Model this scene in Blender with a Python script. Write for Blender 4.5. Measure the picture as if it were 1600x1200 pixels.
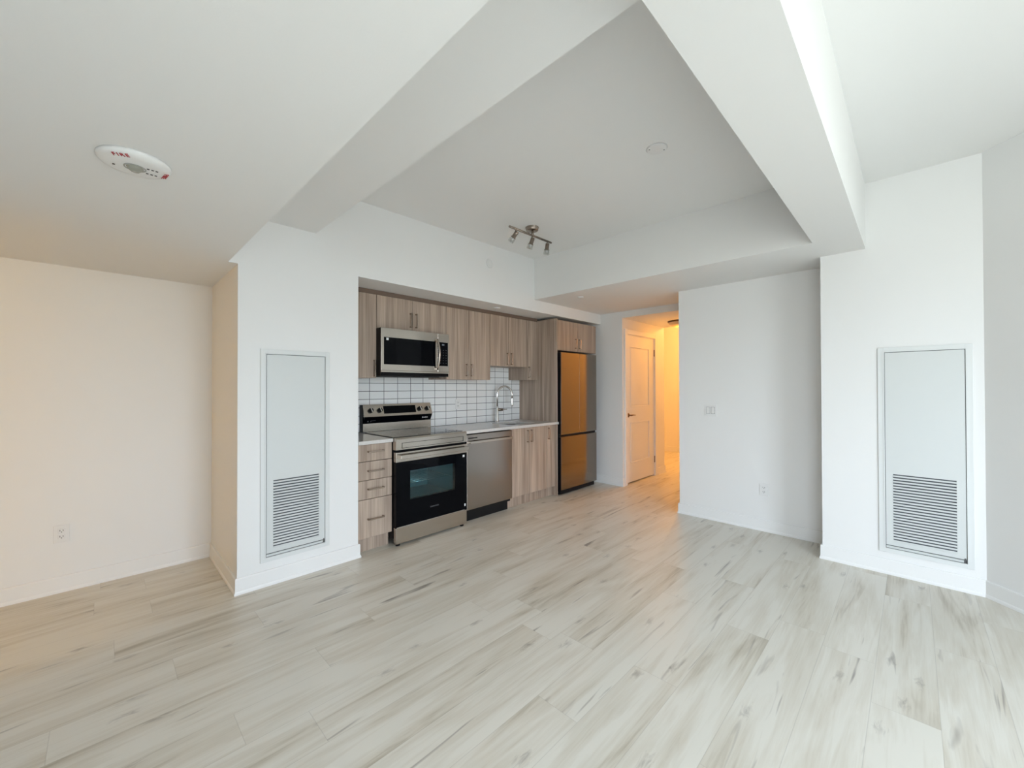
import bpy, bmesh, math, random
from mathutils import Vector, Matrix

for o in list(bpy.data.objects):
    bpy.data.objects.remove(o, do_unlink=True)
SC = bpy.context.scene
COL = SC.collection

# ------------------------------------------------------------------ camera
PW, F_PX = 1600.0, 633.2
H_CAM, YAW, PITCH, ROLL = 1.3474, -0.0056, 0.0079, -0.0022
a = math.pi / 4 + YAW
Fv = Vector((math.cos(a) * math.cos(PITCH), math.sin(a) * math.cos(PITCH), math.sin(PITCH)))
Rv = Vector((math.sin(a), -math.cos(a), 0.0))
Uv = Rv.cross(Fv)
R2 = math.cos(ROLL) * Rv + math.sin(ROLL) * Uv
U2 = -math.sin(ROLL) * Rv + math.cos(ROLL) * Uv
cd = bpy.data.cameras.new('camera')
cam = bpy.data.objects.new('camera', cd)
COL.objects.link(cam)
cam.matrix_world = Matrix(((R2.x, U2.x, -Fv.x, 0), (R2.y, U2.y, -Fv.y, 0), (R2.z, U2.z, -Fv.z, H_CAM), (0, 0, 0, 1)))
cd.sensor_width = 36
cd.lens = F_PX / PW * 36
cd.clip_start = 0.05
SC.camera = cam

# ------------------------------------------------------------------ world, daylight, exposure
SC.view_settings.view_transform = 'Standard'
SC.view_settings.look = 'None'
SC.view_settings.gamma = 1
SC.view_settings.use_curve_mapping = False
SC.view_settings.exposure = 0.25

W = bpy.data.worlds.new('overcast_sky')
SC.world = W
W.use_nodes = True
wn, wl = W.node_tree.nodes, W.node_tree.links
wn.clear()
wo = wn.new('ShaderNodeOutputWorld')
bg = wn.new('ShaderNodeBackground')
tcw = wn.new('ShaderNodeTexCoord')
sp = wn.new('ShaderNodeSeparateXYZ')
rp = wn.new('ShaderNodeValToRGB')
mr = wn.new('ShaderNodeMapRange')
mr.inputs[1].default_value = -1.0
mr.inputs[2].default_value = 1.0
wl.new(tcw.outputs['Generated'], sp.inputs[0])
wl.new(sp.outputs[2], mr.inputs[0])
wl.new(mr.outputs[0], rp.inputs[0])
rp.color_ramp.elements[0].position = 0.44
rp.color_ramp.elements[0].color = (0.32, 0.34, 0.32, 1)
rp.color_ramp.elements[1].position = 0.56
rp.color_ramp.elements[1].color = (0.76, 0.865, 1.0, 1)
wl.new(rp.outputs[0], bg.inputs[0])
bg.inputs[1].default_value = 11.6
wl.new(bg.outputs[0], wo.inputs[0])


def portal(loc, rot, sx, sy):
    d = bpy.data.lights.new('window_portal', 'AREA')
    d.shape = 'RECTANGLE'
    d.size, d.size_y = sx, sy
    d.cycles.is_portal = True
    o = bpy.data.objects.new('window_portal', d)
    COL.objects.link(o)
    o.location, o.rotation_euler = loc, rot


# the glazed wall behind the camera (y = -1.5)
SWX0, SWX1, SWZ0, SWZ1 = 0.35, 1.85, 0.12, 2.50
XWIN, WWY0, WWY1, WWZ0, WWZ1 = -1.3, -1.9, -0.35, 0.12, 2.08
YWIN = -2.4
portal(((SWX0 + SWX1) / 2, YWIN - 0.08, (SWZ0 + SWZ1) / 2), (math.pi / 2, 0, 0), SWX1 - SWX0, SWZ1 - SWZ0)

portal((XWIN - 0.08, (WWY0 + WWY1) / 2, (WWZ0 + WWZ1) / 2), (math.pi / 2, 0, -math.pi / 2), WWY1 - WWY0, WWZ1 - WWZ0)


def lamp(name, loc, power, color, radius):
    d = bpy.data.lights.new(name, 'POINT')
    d.energy, d.color, d.shadow_soft_size = power, color, radius
    o = bpy.data.objects.new(name, d)
    COL.objects.link(o)
    o.location = loc
    return o


# ------------------------------------------------------------------ measured room (metres)
XA, XB, D, D2 = 0.6222, 1.4326, 3.1384, 4.0165
ZL, ZN, XL, XBM, ZB, ZH = 2.1623, 2.2333, 0.5695, 1.1106, 2.4904, 2.8407
XS, ZB2, YB1, YB2 = 3.5522, 2.3693, 0.5013, 0.2424
XC, ZR, YC1, YC2 = 3.9828, 2.8522, 0.5124, -0.328
XW, YW, XW2, YD, ZHALL = 4.3493, 1.7814, 4.9598, 2.80, 2.2846
YBK = 3.79
TOP = 3.05

# ------------------------------------------------------------------ materials
MATS = {}


def new_mat(name):
    m = bpy.data.materials.new(name)
    m.use_nodes = True
    MATS[name] = m
    nt = m.node_tree
    return m, nt.nodes, nt.links, nt.nodes['Principled BSDF']


def simple(name, col, rough=0.5, metal=0.0, bump=None, spec=None, emit=None):
    m, n, l, b = new_mat(name)
    b.inputs['Base Color'].default_value = (*col, 1)
    b.inputs['Roughness'].default_value = rough
    b.inputs['Metallic'].default_value = metal
    if spec is not None:
        b.inputs['Specular IOR Level'].default_value = spec
    tc = n.new('ShaderNodeTexCoord')
    ns = n.new('ShaderNodeTexNoise')
    ns.inputs['Scale'].default_value = bump[0] if bump else 30
    l.new(tc.outputs['Object'], ns.inputs['Vector'])
    if bump:
        bp = n.new('ShaderNodeBump')
        bp.inputs['Strength'].default_value = bump[1]
        bp.inputs['Distance'].default_value = 0.002
        l.new(ns.outputs['Fac'], bp.inputs['Height'])
        l.new(bp.outputs[0], b.inputs['Normal'])
    else:
        mr = n.new('ShaderNodeMapRange')
        mr.inputs[3].default_value = max(0.02, rough - 0.03)
        mr.inputs[4].default_value = rough + 0.03
        l.new(ns.outputs['Fac'], mr.inputs[0])
        l.new(mr.outputs[0], b.inputs['Roughness'])
    if emit:
        b.inputs['Emission Color'].default_value = (*emit[0], 1)
        b.inputs['Emission Strength'].default_value = emit[1]
    return m


simple('wall_paint', (0.885, 0.885, 0.875), 0.55, bump=(180, 0.05))
simple('ceiling_paint', (0.89, 0.89, 0.875), 0.85, bump=(220, 0.08))
simple('trim_paint', (0.90, 0.90, 0.89), 0.35)
simple('panel_metal', (0.70, 0.725, 0.715), 0.4)
simple('frame_metal', (0.78, 0.80, 0.79), 0.4)
simple('white_plastic', (0.86, 0.86, 0.85), 0.3)
simple('plastic_dark', (0.10, 0.10, 0.10), 0.5)  # dark grey for outlet slots, panel latches and cover screws
simple('duct_dark', (0.10, 0.11, 0.12), 0.8)
simple('black_glass', (0.002, 0.0025, 0.004), 0.05, spec=0.10)
simple('cooktop_glass', (0.02, 0.018, 0.016), 0.05, spec=0.8)
simple('black_enamel', (0.004, 0.004, 0.005), 0.4, spec=0.15)
simple('black_plastic', (0.008, 0.008, 0.009), 0.5, spec=0.25)
simple('oven_enamel', (0.06, 0.16, 0.18), 0.3)
simple('chrome', (0.80, 0.80, 0.80), 0.08, 1.0)
simple('nickel', (0.30, 0.25, 0.21), 0.28, 1.0)
simple('handle_metal', (0.40, 0.33, 0.28), 0.24, 1.0)
simple('bronze', (0.20, 0.13, 0.09), 0.35, 1.0)
simple('sink_steel', (0.50, 0.50, 0.49), 0.3, 1.0)
simple('red_print', (0.42, 0.01, 0.02), 0.5)
simple('dark_print', (0.03, 0.03, 0.035), 0.5)
simple('grey_print_gap', (0.20, 0.20, 0.21), 0.5)  # grey lettering and marks, also the painted gap around the switch rockers
simple('white_print', (0.8, 0.8, 0.8), 0.5)
simple('display_print', (0.25, 0.30, 0.35), 0.5)
simple('lens_clear', (0.34, 0.34, 0.29), 0.1)
simple('lens_grey', (0.42, 0.42, 0.40), 0.4)
simple('frosted_glass', (0.75, 0.62, 0.45), 0.5)
simple('window_frame_paint', (0.25, 0.26, 0.27), 0.4)
simple('lamp_glow', (0.9, 0.8, 0.6), 0.5, emit=((1.0, 0.62, 0.25), 6.0))


def glass_mat(name, tint, gloss_col, fac_base, rough=0.02):
    m, n, l, b = new_mat(name)
    n.remove(b)
    out = n['Material Output']
    tr = n.new('ShaderNodeBsdfTransparent')
    tr.inputs[0].default_value = (*tint, 1)
    gl = n.new('ShaderNodeBsdfGlossy')
    gl.inputs['Color'].default_value = (*gloss_col, 1)
    gl.inputs['Roughness'].default_value = rough
    fr = n.new('ShaderNodeLayerWeight')
    fr.inputs[0].default_value = 0.22
    mx = n.new('ShaderNodeMath')
    mx.operation = 'ADD'
    mx.inputs[1].default_value = fac_base
    mix = n.new('ShaderNodeMixShader')
    pw = n.new('ShaderNodeMath')
    pw.operation = 'POWER'
    pw.inputs[1].default_value = 2.0
    l.new(fr.outputs['Facing'], pw.inputs[0])
    l.new(pw.outputs[0], mx.inputs[0])
    l.new(mx.outputs[0], mix.inputs[0])
    l.new(tr.outputs[0], mix.inputs[1])
    l.new(gl.outputs[0], mix.inputs[2])
    l.new(mix.outputs[0], out.inputs[0])
    return m


glass_mat('oven_glass', (0.75, 0.9, 0.92), (1, 1, 1), 0.03)
glass_mat('clear_glass', (0.90, 0.91, 0.91), (1, 1, 1), 0.08)


def steel(name, col, rough, axis='z'):
    m, n, l, b = new_mat(name)
    b.inputs['Base Color'].default_value = (*col, 1)
    b.inputs['Metallic'].default_value = 1.0
    tc = n.new('ShaderNodeTexCoord')
    mp = n.new('ShaderNodeMapping')
    mp.inputs['Scale'].default_value = (3, 3, 400) if axis == 'x' else (400, 400, 3)
    ns = n.new('ShaderNodeTexNoise')
    ns.inputs['Scale'].default_value = 1.0
    ns.inputs['Detail'].default_value = 2
    l.new(tc.outputs['Object'], mp.inputs[0])
    l.new(mp.outputs[0], ns.inputs['Vector'])
    mr = n.new('ShaderNodeMapRange')
    mr.inputs[3].default_value = rough - 0.04
    mr.inputs[4].default_value = rough + 0.04
    l.new(ns.outputs['Fac'], mr.inputs[0])
    l.new(mr.outputs[0], b.inputs['Roughness'])
    return m


steel('stainless', (0.54, 0.495, 0.445), 0.20, 'x')
steel('stainless_dark', (0.36, 0.325, 0.30), 0.20, 'x')
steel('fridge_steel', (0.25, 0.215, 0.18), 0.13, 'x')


def wood_laminate():
    m, n, l, b = new_mat('wood_laminate')
    tc = n.new('ShaderNodeTexCoord')
    oi = n.new('ShaderNodeObjectInfo')
    ad = n.new('ShaderNodeVectorMath')
    ad.operation = 'ADD'
    sc = n.new('ShaderNodeVectorMath')
    sc.operation = 'SCALE'
    sc.inputs['Scale'].default_value = 7.0
    cmb = n.new('ShaderNodeCombineXYZ')
    l.new(oi.outputs['Random'], cmb.inputs[0])
    l.new(oi.outputs['Random'], cmb.inputs[2])
    l.new(cmb.outputs[0], sc.inputs[0])
    l.new(tc.outputs['Object'], ad.inputs[0])
    l.new(sc.outputs[0], ad.inputs[1])

    def noise(scale, detail, dist=0.0, rough=0.5):
        mp = n.new('ShaderNodeMapping')
        mp.inputs['Scale'].default_value = scale
        l.new(ad.outputs[0], mp.inputs[0])
        ns = n.new('ShaderNodeTexNoise')
        ns.inputs['Scale'].default_value = 1
        ns.inputs['Detail'].default_value = detail
        ns.inputs['Distortion'].default_value = dist
        ns.inputs['Roughness'].default_value = rough
        l.new(mp.outputs[0], ns.inputs['Vector'])
        return ns.outputs['Fac']
    big = noise((22, 22, 0.8), 3, 0.3)
    fine = noise((170, 170, 2.2), 3, 0.1)
    mx = n.new('ShaderNodeMix')
    mx.inputs['Factor'].default_value = 0.42
    l.new(big, mx.inputs[2])
    l.new(fine, mx.inputs[3])
    r = n.new('ShaderNodeValToRGB')
    e = r.color_ramp.elements
    e[0].position, e[0].color = 0.34, (0.275, 0.20, 0.152, 1)
    e[1].position, e[1].color = 0.66, (0.58, 0.46, 0.37, 1)
    k = e.new(0.5)
    k.color = (0.425, 0.33, 0.26, 1)
    l.new(mx.outputs[0], r.inputs[0])
    l.new(r.outputs[0], b.inputs['Base Color'])
    b.inputs['Roughness'].default_value = 0.42
    bp = n.new('ShaderNodeBump')
    bp.inputs['Strength'].default_value = 0.08
    bp.inputs['Distance'].default_value = 0.001
    l.new(fine, bp.inputs['Height'])
    l.new(bp.outputs[0], b.inputs['Normal'])


wood_laminate()
simple('filler_brown', (0.17, 0.115, 0.085), 0.5)  # even dark brown for the strip above the wall cabinets


def quartz():
    m, n, l, b = new_mat('quartz')
    tc = n.new('ShaderNodeTexCoord')
    ns = n.new('ShaderNodeTexNoise')
    ns.inputs['Scale'].default_value = 60
    ns.inputs['Detail'].default_value = 4
    l.new(tc.outputs['Object'], ns.inputs['Vector'])
    r = n.new('ShaderNodeValToRGB')
    r.color_ramp.elements[0].color = (0.60, 0.57, 0.54, 1)
    r.color_ramp.elements[1].color = (0.76, 0.74, 0.71, 1)
    l.new(ns.outputs['Fac'], r.inputs[0])
    l.new(r.outputs[0], b.inputs['Base Color'])
    b.inputs['Roughness'].default_value = 0.07


quartz()


def tiles():
    m, n, l, b = new_mat('white_tiles')
    tc = n.new('ShaderNodeTexCoord')
    sx = n.new('ShaderNodeSeparateXYZ')
    l.new(tc.outputs['Object'], sx.inputs[0])

    def line(sock, origin, pitch, halfw):
        s = n.new('ShaderNodeMath'); s.operation = 'SUBTRACT'; s.inputs[1].default_value = origin
        l.new(sock, s.inputs[0])
        d = n.new('ShaderNodeMath'); d.operation = 'DIVIDE'; d.inputs[1].default_value = pitch
        l.new(s.outputs[0], d.inputs[0])
        pp = n.new('ShaderNodeMath'); pp.operation = 'PINGPONG'; pp.inputs[1].default_value = 0.5
        l.new(d.outputs[0], pp.inputs[0])
        c = n.new('ShaderNodeMapRange')
        c.inputs[1].default_value = halfw / pitch * 0.7
        c.inputs[2].default_value = halfw / pitch * 1.3
        l.new(pp.outputs[0], c.inputs[0])
        return c.outputs[0]
    gx = line(sx.outputs[0], 1.8395, 0.1522, 0.0023)
    gz = line(sx.outputs[2], 0.9945, 0.0789, 0.0023)
    mn = n.new('ShaderNodeMath'); mn.operation = 'MINIMUM'
    l.new(gx, mn.inputs[0]); l.new(gz, mn.inputs[1])
    mx = n.new('ShaderNodeMix'); mx.data_type = 'RGBA'
    l.new(mn.outputs[0], mx.inputs[0])
    mx.inputs[6].default_value = (0.02, 0.022, 0.03, 1)
    mx.inputs[7].default_value = (0.92, 0.93, 0.93, 1)
    l.new(mx.outputs[2], b.inputs['Base Color'])
    rr = n.new('ShaderNodeMapRange')
    rr.inputs[3].default_value = 0.7
    rr.inputs[4].default_value = 0.12
    l.new(mn.outputs[0], rr.inputs[0])
    l.new(rr.outputs[0], b.inputs['Roughness'])
    bp = n.new('ShaderNodeBump')
    bp.inputs['Strength'].default_value = 0.4
    bp.inputs['Distance'].default_value = 0.001
    l.new(mn.outputs[0], bp.inputs['Height'])
    l.new(bp.outputs[0], b.inputs['Normal'])


tiles()


def floor_mat():
    m, n, l, b = new_mat('plank_floor')
    tc = n.new('ShaderNodeTexCoord')
    sx = n.new('ShaderNodeSeparateXYZ')
    l.new(tc.outputs['Object'], sx.inputs[0])

    def M(op, i0, i1=None, i2=None):
        q = n.new('ShaderNodeMath'); q.operation = op
        for k, v in enumerate((i0, i1, i2)):
            if v is None: continue
            if isinstance(v, (int, float)): q.inputs[k].default_value = v
            else: l.new(v, q.inputs[k])
        return q.outputs[0]
    PWD, PL = 0.2075, 1.25
    ry = M('DIVIDE', M('SUBTRACT', sx.outputs[1], -0.2775), PWD)
    row = M('FLOOR', ry)
    wn1 = n.new('ShaderNodeTexWhiteNoise'); wn1.noise_dimensions = '1D'
    l.new(row, wn1.inputs['W'])
    rx = M('ADD', M('DIVIDE', sx.outputs[0], PL), wn1.outputs['Value'])
    colm = M('FLOOR', rx)
    cid = n.new('ShaderNodeCombineXYZ')
    l.new(colm, cid.inputs[0]); l.new(row, cid.inputs[1])
    wn2 = n.new('ShaderNodeTexWhiteNoise'); wn2.noise_dimensions = '3D'
    l.new(cid.outputs[0], wn2.inputs['Vector'])
    # offset coordinates per plank
    sc = n.new('ShaderNodeVectorMath'); sc.operation = 'SCALE'; sc.inputs['Scale'].default_value = 40
    l.new(wn2.outputs['Color'], sc.inputs[0])
    ad = n.new('ShaderNodeVectorMath'); ad.operation = 'ADD'
    l.new(tc.outputs['Object'], ad.inputs[0]); l.new(sc.outputs[0], ad.inputs[1])

    def noise(scale, detail, dist, rough=0.5):
        mp = n.new('ShaderNodeMapping'); mp.inputs['Scale'].default_value = scale
        l.new(ad.outputs[0], mp.inputs[0])
        q = n.new('ShaderNodeTexNoise')
        q.inputs['Scale'].default_value = 1
        q.inputs['Detail'].default_value = detail
        q.inputs['Distortion'].default_value = dist
        q.inputs['Roughness'].default_value = rough
        l.new(mp.outputs[0], q.inputs['Vector'])
        return q.outputs['Fac']
    fig = noise((0.9, 6.5, 6.5), 3, 1.0, 0.5)
    streak = noise((1.1, 17, 17), 5, 1.6, 0.6)
    grain = noise((6, 130, 130), 3, 0.2)
    # base figure ramp
    r = n.new('ShaderNodeValToRGB')
    e = r.color_ramp.elements
    e[0].position, e[0].color = 0.27, (0.40, 0.35, 0.26, 1)
    e[1].position, e[1].color = 0.56, (0.75, 0.725, 0.65, 1)
    k = e.new(0.42); k.color = (0.65, 0.61, 0.52, 1)
    mixf = n.new('ShaderNodeMix'); mixf.inputs['Factor'].default_value = 0.36
    l.new(fig, mixf.inputs[2]); l.new(streak, mixf.inputs[3])
    tone = M('MULTIPLY', M('SUBTRACT', wn2.outputs['Value'], 0.5), 0.05)
    gr = M('MULTIPLY', M('SUBTRACT', grain, 0.5), 0.10)
    l.new(M('ADD', M('ADD', mixf.outputs[0], tone), gr), r.inputs[0])
    # dark cracks / knots
    crk = noise((1.3, 15, 15), 2, 1.4, 0.45)
    cm = n.new('ShaderNodeMapRange')
    cm.inputs[1].default_value = 0.665; cm.inputs[2].default_value = 0.80
    l.new(crk, cm.inputs[0])
    mp = n.new('ShaderNodeMapping'); mp.inputs['Scale'].default_value = (1.3, 3.4, 1)
    l.new(ad.outputs[0], mp.inputs[0])
    vo = n.new('ShaderNodeTexVoronoi'); vo.inputs['Scale'].default_value = 1
    vo.voronoi_dimensions = '2D'
    vo.inputs['Randomness'].default_value = 1.0
    l.new(mp.outputs[0], vo.inputs['Vector'])
    km = n.new('ShaderNodeMapRange')
    km.inputs[1].default_value = -0.03; km.inputs[2].default_value = 0.07
    km.inputs[3].default_value = 1.0; km.inputs[4].default_value = 0.0
    wob = noise((14, 50, 50), 3, 1.5)
    l.new(M('ADD', vo.outputs['Distance'], M('MULTIPLY', M('SUBTRACT', wob, 0.5), 0.22)), km.inputs[0])
    kk = M('MINIMUM', M('ADD', M('MULTIPLY', cm.outputs[0], 0.95), M('MULTIPLY', km.outputs[0], 0.55)), 0.8)
    dk = n.new('ShaderNodeMix'); dk.data_type = 'RGBA'
    l.new(kk, dk.inputs[0]); l.new(r.outputs[0], dk.inputs[6])
    dk.inputs[7].default_value = (0.20, 0.175, 0.15, 1)
    # seams
    sy = M('MULTIPLY', M('PINGPONG', ry, 0.5), PWD)
    sxx = M('MULTIPLY', M('PINGPONG', rx, 0.5), PL)
    sm = n.new('ShaderNodeMapRange')
    sm.inputs[1].default_value = 0.0005; sm.inputs[2].default_value = 0.0018
    l.new(M('MINIMUM', sy, sxx), sm.inputs[0])
    sf = M('MULTIPLY', M('SUBTRACT', 1.0, sm.outputs[0]), 0.24)
    se = n.new('ShaderNodeMix'); se.data_type = 'RGBA'
    l.new(sf, se.inputs[0]); l.new(dk.outputs[2], se.inputs[6])
    se.inputs[7].default_value = (0.22, 0.20, 0.17, 1)
    l.new(se.outputs[2], b.inputs['Base Color'])
    b.inputs['Roughness'].default_value = 0.32
    bp = n.new('ShaderNodeBump')
    bp.inputs['Strength'].default_value = 0.25; bp.inputs['Distance'].default_value = 0.0008
    l.new(M('ADD', sm.outputs[0], M('MULTIPLY', grain, 0.25)), bp.inputs['Height'])
    l.new(bp.outputs[0], b.inputs['Normal'])


floor_mat()

# ------------------------------------------------------------------ mesh helpers
ORG = {}


def origin_of(o):
    return ORG.get(o.name, Vector((0, 0, 0))) if o else Vector((0, 0, 0))


class MB:
    """collects shapes in world metres, links them as one mesh object"""

    def __init__(s):
        s.bm = bmesh.new()
        s.smooth = []

    def _tag(s, vs, mi):
        for f in {f for v in vs for f in v.link_faces}:
            f.material_index = mi

    def box(s, x0, x1, y0, y1, z0, z1, bev=0.0, seg=2, mi=0, m=None):
        r = bmesh.ops.create_cube(s.bm, size=1)
        vs = r['verts']
        for v in vs:
            v.co = Vector(((x0 + x1) / 2 + v.co.x * (x1 - x0), (y0 + y1) / 2 + v.co.y * (y1 - y0), (z0 + z1) / 2 + v.co.z * (z1 - z0)))
        if m:
            for v in vs: v.co = m @ v.co
        s._tag(vs, mi)
        if bev > 0:
            es = list({e for v in vs for e in v.link_edges})
            bmesh.ops.bevel(s.bm, geom=es, offset=bev, segments=seg, affect='EDGES', profile=0.5, material=mi)
        return s

    def prism(s, pts, axis, a0, a1, mi=0):
        """polygon in the plane normal to axis, extruded a0..a1; pts ordered (for x: (y,z); y: (x,z); z: (x,y))"""
        def mk(p, t):
            return {'x': (t, p[0], p[1]), 'y': (p[0], t, p[1]), 'z': (p[0], p[1], t)}[axis]
        A = [s.bm.verts.new(mk(p, a0)) for p in pts]
        B = [s.bm.verts.new(mk(p, a1)) for p in pts]
        fs = [s.bm.faces.new(A), s.bm.faces.new(B[::-1])]
        for i in range(len(pts)):
            j = (i + 1) % len(pts)
            fs.append(s.bm.faces.new((A[j], A[i], B[i], B[j])))
        for f in fs: f.material_index = mi
        return s

    def lathe(s, prof, m=None, seg=48, mi=0):
        """prof: list of (r, z) along +z, closed at the ends where r == 0"""
        rings = []
        for r, z in prof:
            if r <= 1e-6:
                rings.append([s.bm.verts.new((0, 0, z))])
            else:
                rings.append([s.bm.verts.new((r * math.cos(2 * math.pi * i / seg), r * math.sin(2 * math.pi * i / seg), z)) for i in range(seg)])
        for A, B in zip(rings, rings[1:]):
            for i in range(seg):
                j = (i + 1) % seg
                if len(A) == 1 and len(B) == 1: continue
                if len(A) == 1: f = s.bm.faces.new((A[0], B[i], B[j]))
                elif len(B) == 1: f = s.bm.faces.new((A[i], B[0], A[j]))
                else: f = s.bm.faces.new((A[i], B[i], B[j], A[j]))
                f.material_index = mi
                f.smooth = True
        if m:
            for R in rings:
                for v in R: v.co = m @ v.co
        return s

    def tube(s, pts, r, seg=16, mi=0, rfun=None):
        pts = [Vector(p) for p in pts]
        rings = []
        up = None
        for i, p in enumerate(pts):
            t = (pts[min(i + 1, len(pts) - 1)] - pts[max(i - 1, 0)]).normalized()
            if up is None:
                up = t.orthogonal().normalized()
            else:
                up = (up - t * up.dot(t)).normalized()
            q = t.cross(up)
            rr = rfun(i / (len(pts) - 1)) if rfun else r
            rings.append([s.bm.verts.new(p + rr * (math.cos(2 * math.pi * k / seg) * up + math.sin(2 * math.pi * k / seg) * q)) for k in range(seg)])
        for A, B in zip(rings, rings[1:]):
            for k in range(seg):
                j = (k + 1) % seg
                f = s.bm.faces.new((A[k], A[j], B[j], B[k]))
                f.smooth = True
                f.material_index = mi
        s.bm.faces.new(rings[0][::-1]).material_index = mi
        s.bm.faces.new(rings[-1]).material_index = mi
        return s

    def build(s, name, mats, parent=None):
        bmesh.ops.recalc_face_normals(s.bm, faces=s.bm.faces[:])
        og = origin_of(parent)
        for v in s.bm.verts: v.co -= og
        me = bpy.data.meshes.new(name)
        s.bm.to_mesh(me)
        s.bm.free()
        for k in (mats if isinstance(mats, (list, tuple)) else [mats]):
            me.materials.append(MATS[k])
        o = bpy.data.objects.new(name, me)
        COL.objects.link(o)
        if parent:
            o.parent = parent
        ORG[o.name] = og
        return o


def thing(name, label, cat, loc, group=None):
    o = bpy.data.objects.new(name, None)
    COL.objects.link(o)
    o.location = loc
    o.empty_display_size = 0.1
    ORG[o.name] = Vector(loc)
    o['label'] = label
    o['category'] = cat
    if group: o['group'] = group
    return o


def tag(o, label, cat, group=None):
    o['label'] = label
    o['category'] = cat
    if group: o['group'] = group
    return o


def struct(mb, name, mat, parent=None):
    o = mb.build(name, mat, parent)
    if not parent: o['kind'] = 'structure'
    return o


def sbox(name, mat, *a, **k):
    return struct(MB().box(*a, **k), name, mat)


def text_mesh(name, body, size, m, mat, parent, ext=0.0006, spacing=1.0):
    cu = bpy.data.curves.new(name, 'FONT')
    cu.body = body
    cu.size = size
    cu.extrude = ext
    cu.align_x = 'CENTER'
    cu.align_y = 'CENTER'
    cu.space_character = spacing
    t = bpy.data.objects.new(name + '_src', cu)
    COL.objects.link(t)
    dg = bpy.context.evaluated_depsgraph_get()
    me = bpy.data.meshes.new_from_object(t.evaluated_get(dg))
    bpy.data.objects.remove(t, do_unlink=True)
    me.materials.clear()
    me.materials.append(MATS[mat])
    og = origin_of(parent)
    me.transform(Matrix.Translation(-og) @ m)
    o = bpy.data.objects.new(name, me)
    COL.objects.link(o)
    o.parent = parent
    ORG[o.name] = og
    return o


def frame_mat(origin, xdir, ydir):
    x, y = Vector(xdir).normalized(), Vector(ydir).normalized()
    z = x.cross(y)
    return Matrix(((x.x, y.x, z.x, origin[0]), (x.y, y.y, z.y, origin[1]), (x.z, y.z, z.z, origin[2]), (0, 0, 0, 1)))


# ------------------------------------------------------------------ room shell
WP, CP, TP = 'wall_paint', 'ceiling_paint', 'trim_paint'
sbox('floor', 'plank_floor', -3.4, 8.9, -2.6, 4.9, -0.1, 0)

# back of the left alcove and its closing walls
sbox('wall_alcove_back', WP, -3.4, XA, D2, D2 + 0.12, 0, TOP)
sbox('wall_alcove_left', WP, -3.4, -3.28, 1.8, D2, 0, TOP)
sbox('wall_alcove_front', WP, -3.28, -0.9, 1.68, 1.8, 0, TOP)
# column between alcove and kitchen, with the face that carries on above the alcove opening
mb = MB().box(XA, XB, D, D2 + 0.12, 0, TOP).box(XL, XA, D, D + 0.3, ZL, TOP)
struct(mb, 'wall_column', WP)
# kitchen niche: header above cabinets, back wall
sbox('wall_kitchen_header', WP, XB, XW2, D, D2 + 0.12, ZN, TOP)
sbox('wall_kitchen_back', WP, XB, XW2, YBK, D2 + 0.12, 0, ZN)
# wall right of the fridge, closet wall with a door opening, header over the hall
mb = MB().box(XW2, XW2 + 0.12, D - 0.001, D2 + 0.12, 0, TOP).box(XW2, 5.075, YD, D, 0, TOP)
mb.box(5.075, 5.925, YD, D, 2.08, TOP).box(5.925, 6.262, YD, D, 0, TOP).box(5.0, 6.262, D - 0.02, D, 0, 2.2)
struct(mb, 'wall_closet', WP)
# hall beyond
struct(MB().box(XW + 0.12, 8.9, YW - 0.12, YW, 0, TOP), 'wall_hall_right', WP)
sbox('wall_hall_far', WP, 8.35, 8.47, YW, 4.9, 0, TOP)
sbox('wall_hall_left', WP, 6.142, 8.47, 4.6, 4.72, 0, TOP)
sbox('wall_hall_recess', WP, 6.142, 6.262, D, 4.6, 0, TOP)
# wall with the light switch
sbox('wall_switch', WP, XW, XW + 0.12, YC1 - 0.2, YW, 0, TOP)
# right column and angled wall
sbox('wall_right_column', WP, XC, XC + 0.37, YC2, YC1, 0, TOP)
ang = [(XC, YC2), (1.91, -2.4), (1.91, -2.6), (XC + 0.2, YC2 - 0.03), (XC + 0.2, YC2)]
struct(MB().prism(ang, 'z', 0, TOP), 'wall_angled', WP)
# glazed wall behind the camera, wall to the left of the camera
mb = MB()
Y0, Y1 = YWIN - 0.15, YWIN
mb.box(XWIN - 0.15, SWX0, Y0, Y1, 0, TOP).box(SWX1, 2.0, Y0, Y1, 0, TOP).box(SWX0, SWX1, Y0, Y1, 0, SWZ0).box(SWX0, SWX1, Y0, Y1, SWZ1, TOP)
struct(mb, 'wall_window_side', WP)
mb = MB().box(-0.90, -0.75, 0.15, 2.90, 0, TOP).box(XWIN - 0.15, -0.90, 0.15, 0.30, 0, TOP)
mb.box(XWIN - 0.15, XWIN, YWIN, WWY0, 0, TOP).box(XWIN - 0.15, XWIN, WWY1, 0.15, 0, TOP)
mb.box(XWIN - 0.15, XWIN, WWY0, WWY1, 0, WWZ0).box(XWIN - 0.15, XWIN, WWY0, WWY1, WWZ1, TOP)
struct(mb, 'wall_west', WP)
mb = MB()
for i in range(4):
    y = WWY0 + (WWY1 - WWY0) * i / 3
    mb.box(XWIN - 0.11, XWIN - 0.05, y - 0.03, y + 0.03, WWZ0, WWZ1)
mb.box(XWIN - 0.109, XWIN - 0.051, WWY0, WWY1, WWZ0, WWZ0 + 0.05).box(XWIN - 0.109, XWIN - 0.051, WWY0, WWY1, WWZ1 - 0.05, WWZ1)
struct(mb, 'window_2', 'window_frame_paint')
mb = MB()
n_m = 2
for i in range(n_m + 1):
    x = SWX0 + (SWX1 - SWX0) * i / n_m
    mb.box(x - 0.03, x + 0.03, YWIN - 0.11, YWIN - 0.05, SWZ0, SWZ1)
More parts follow.
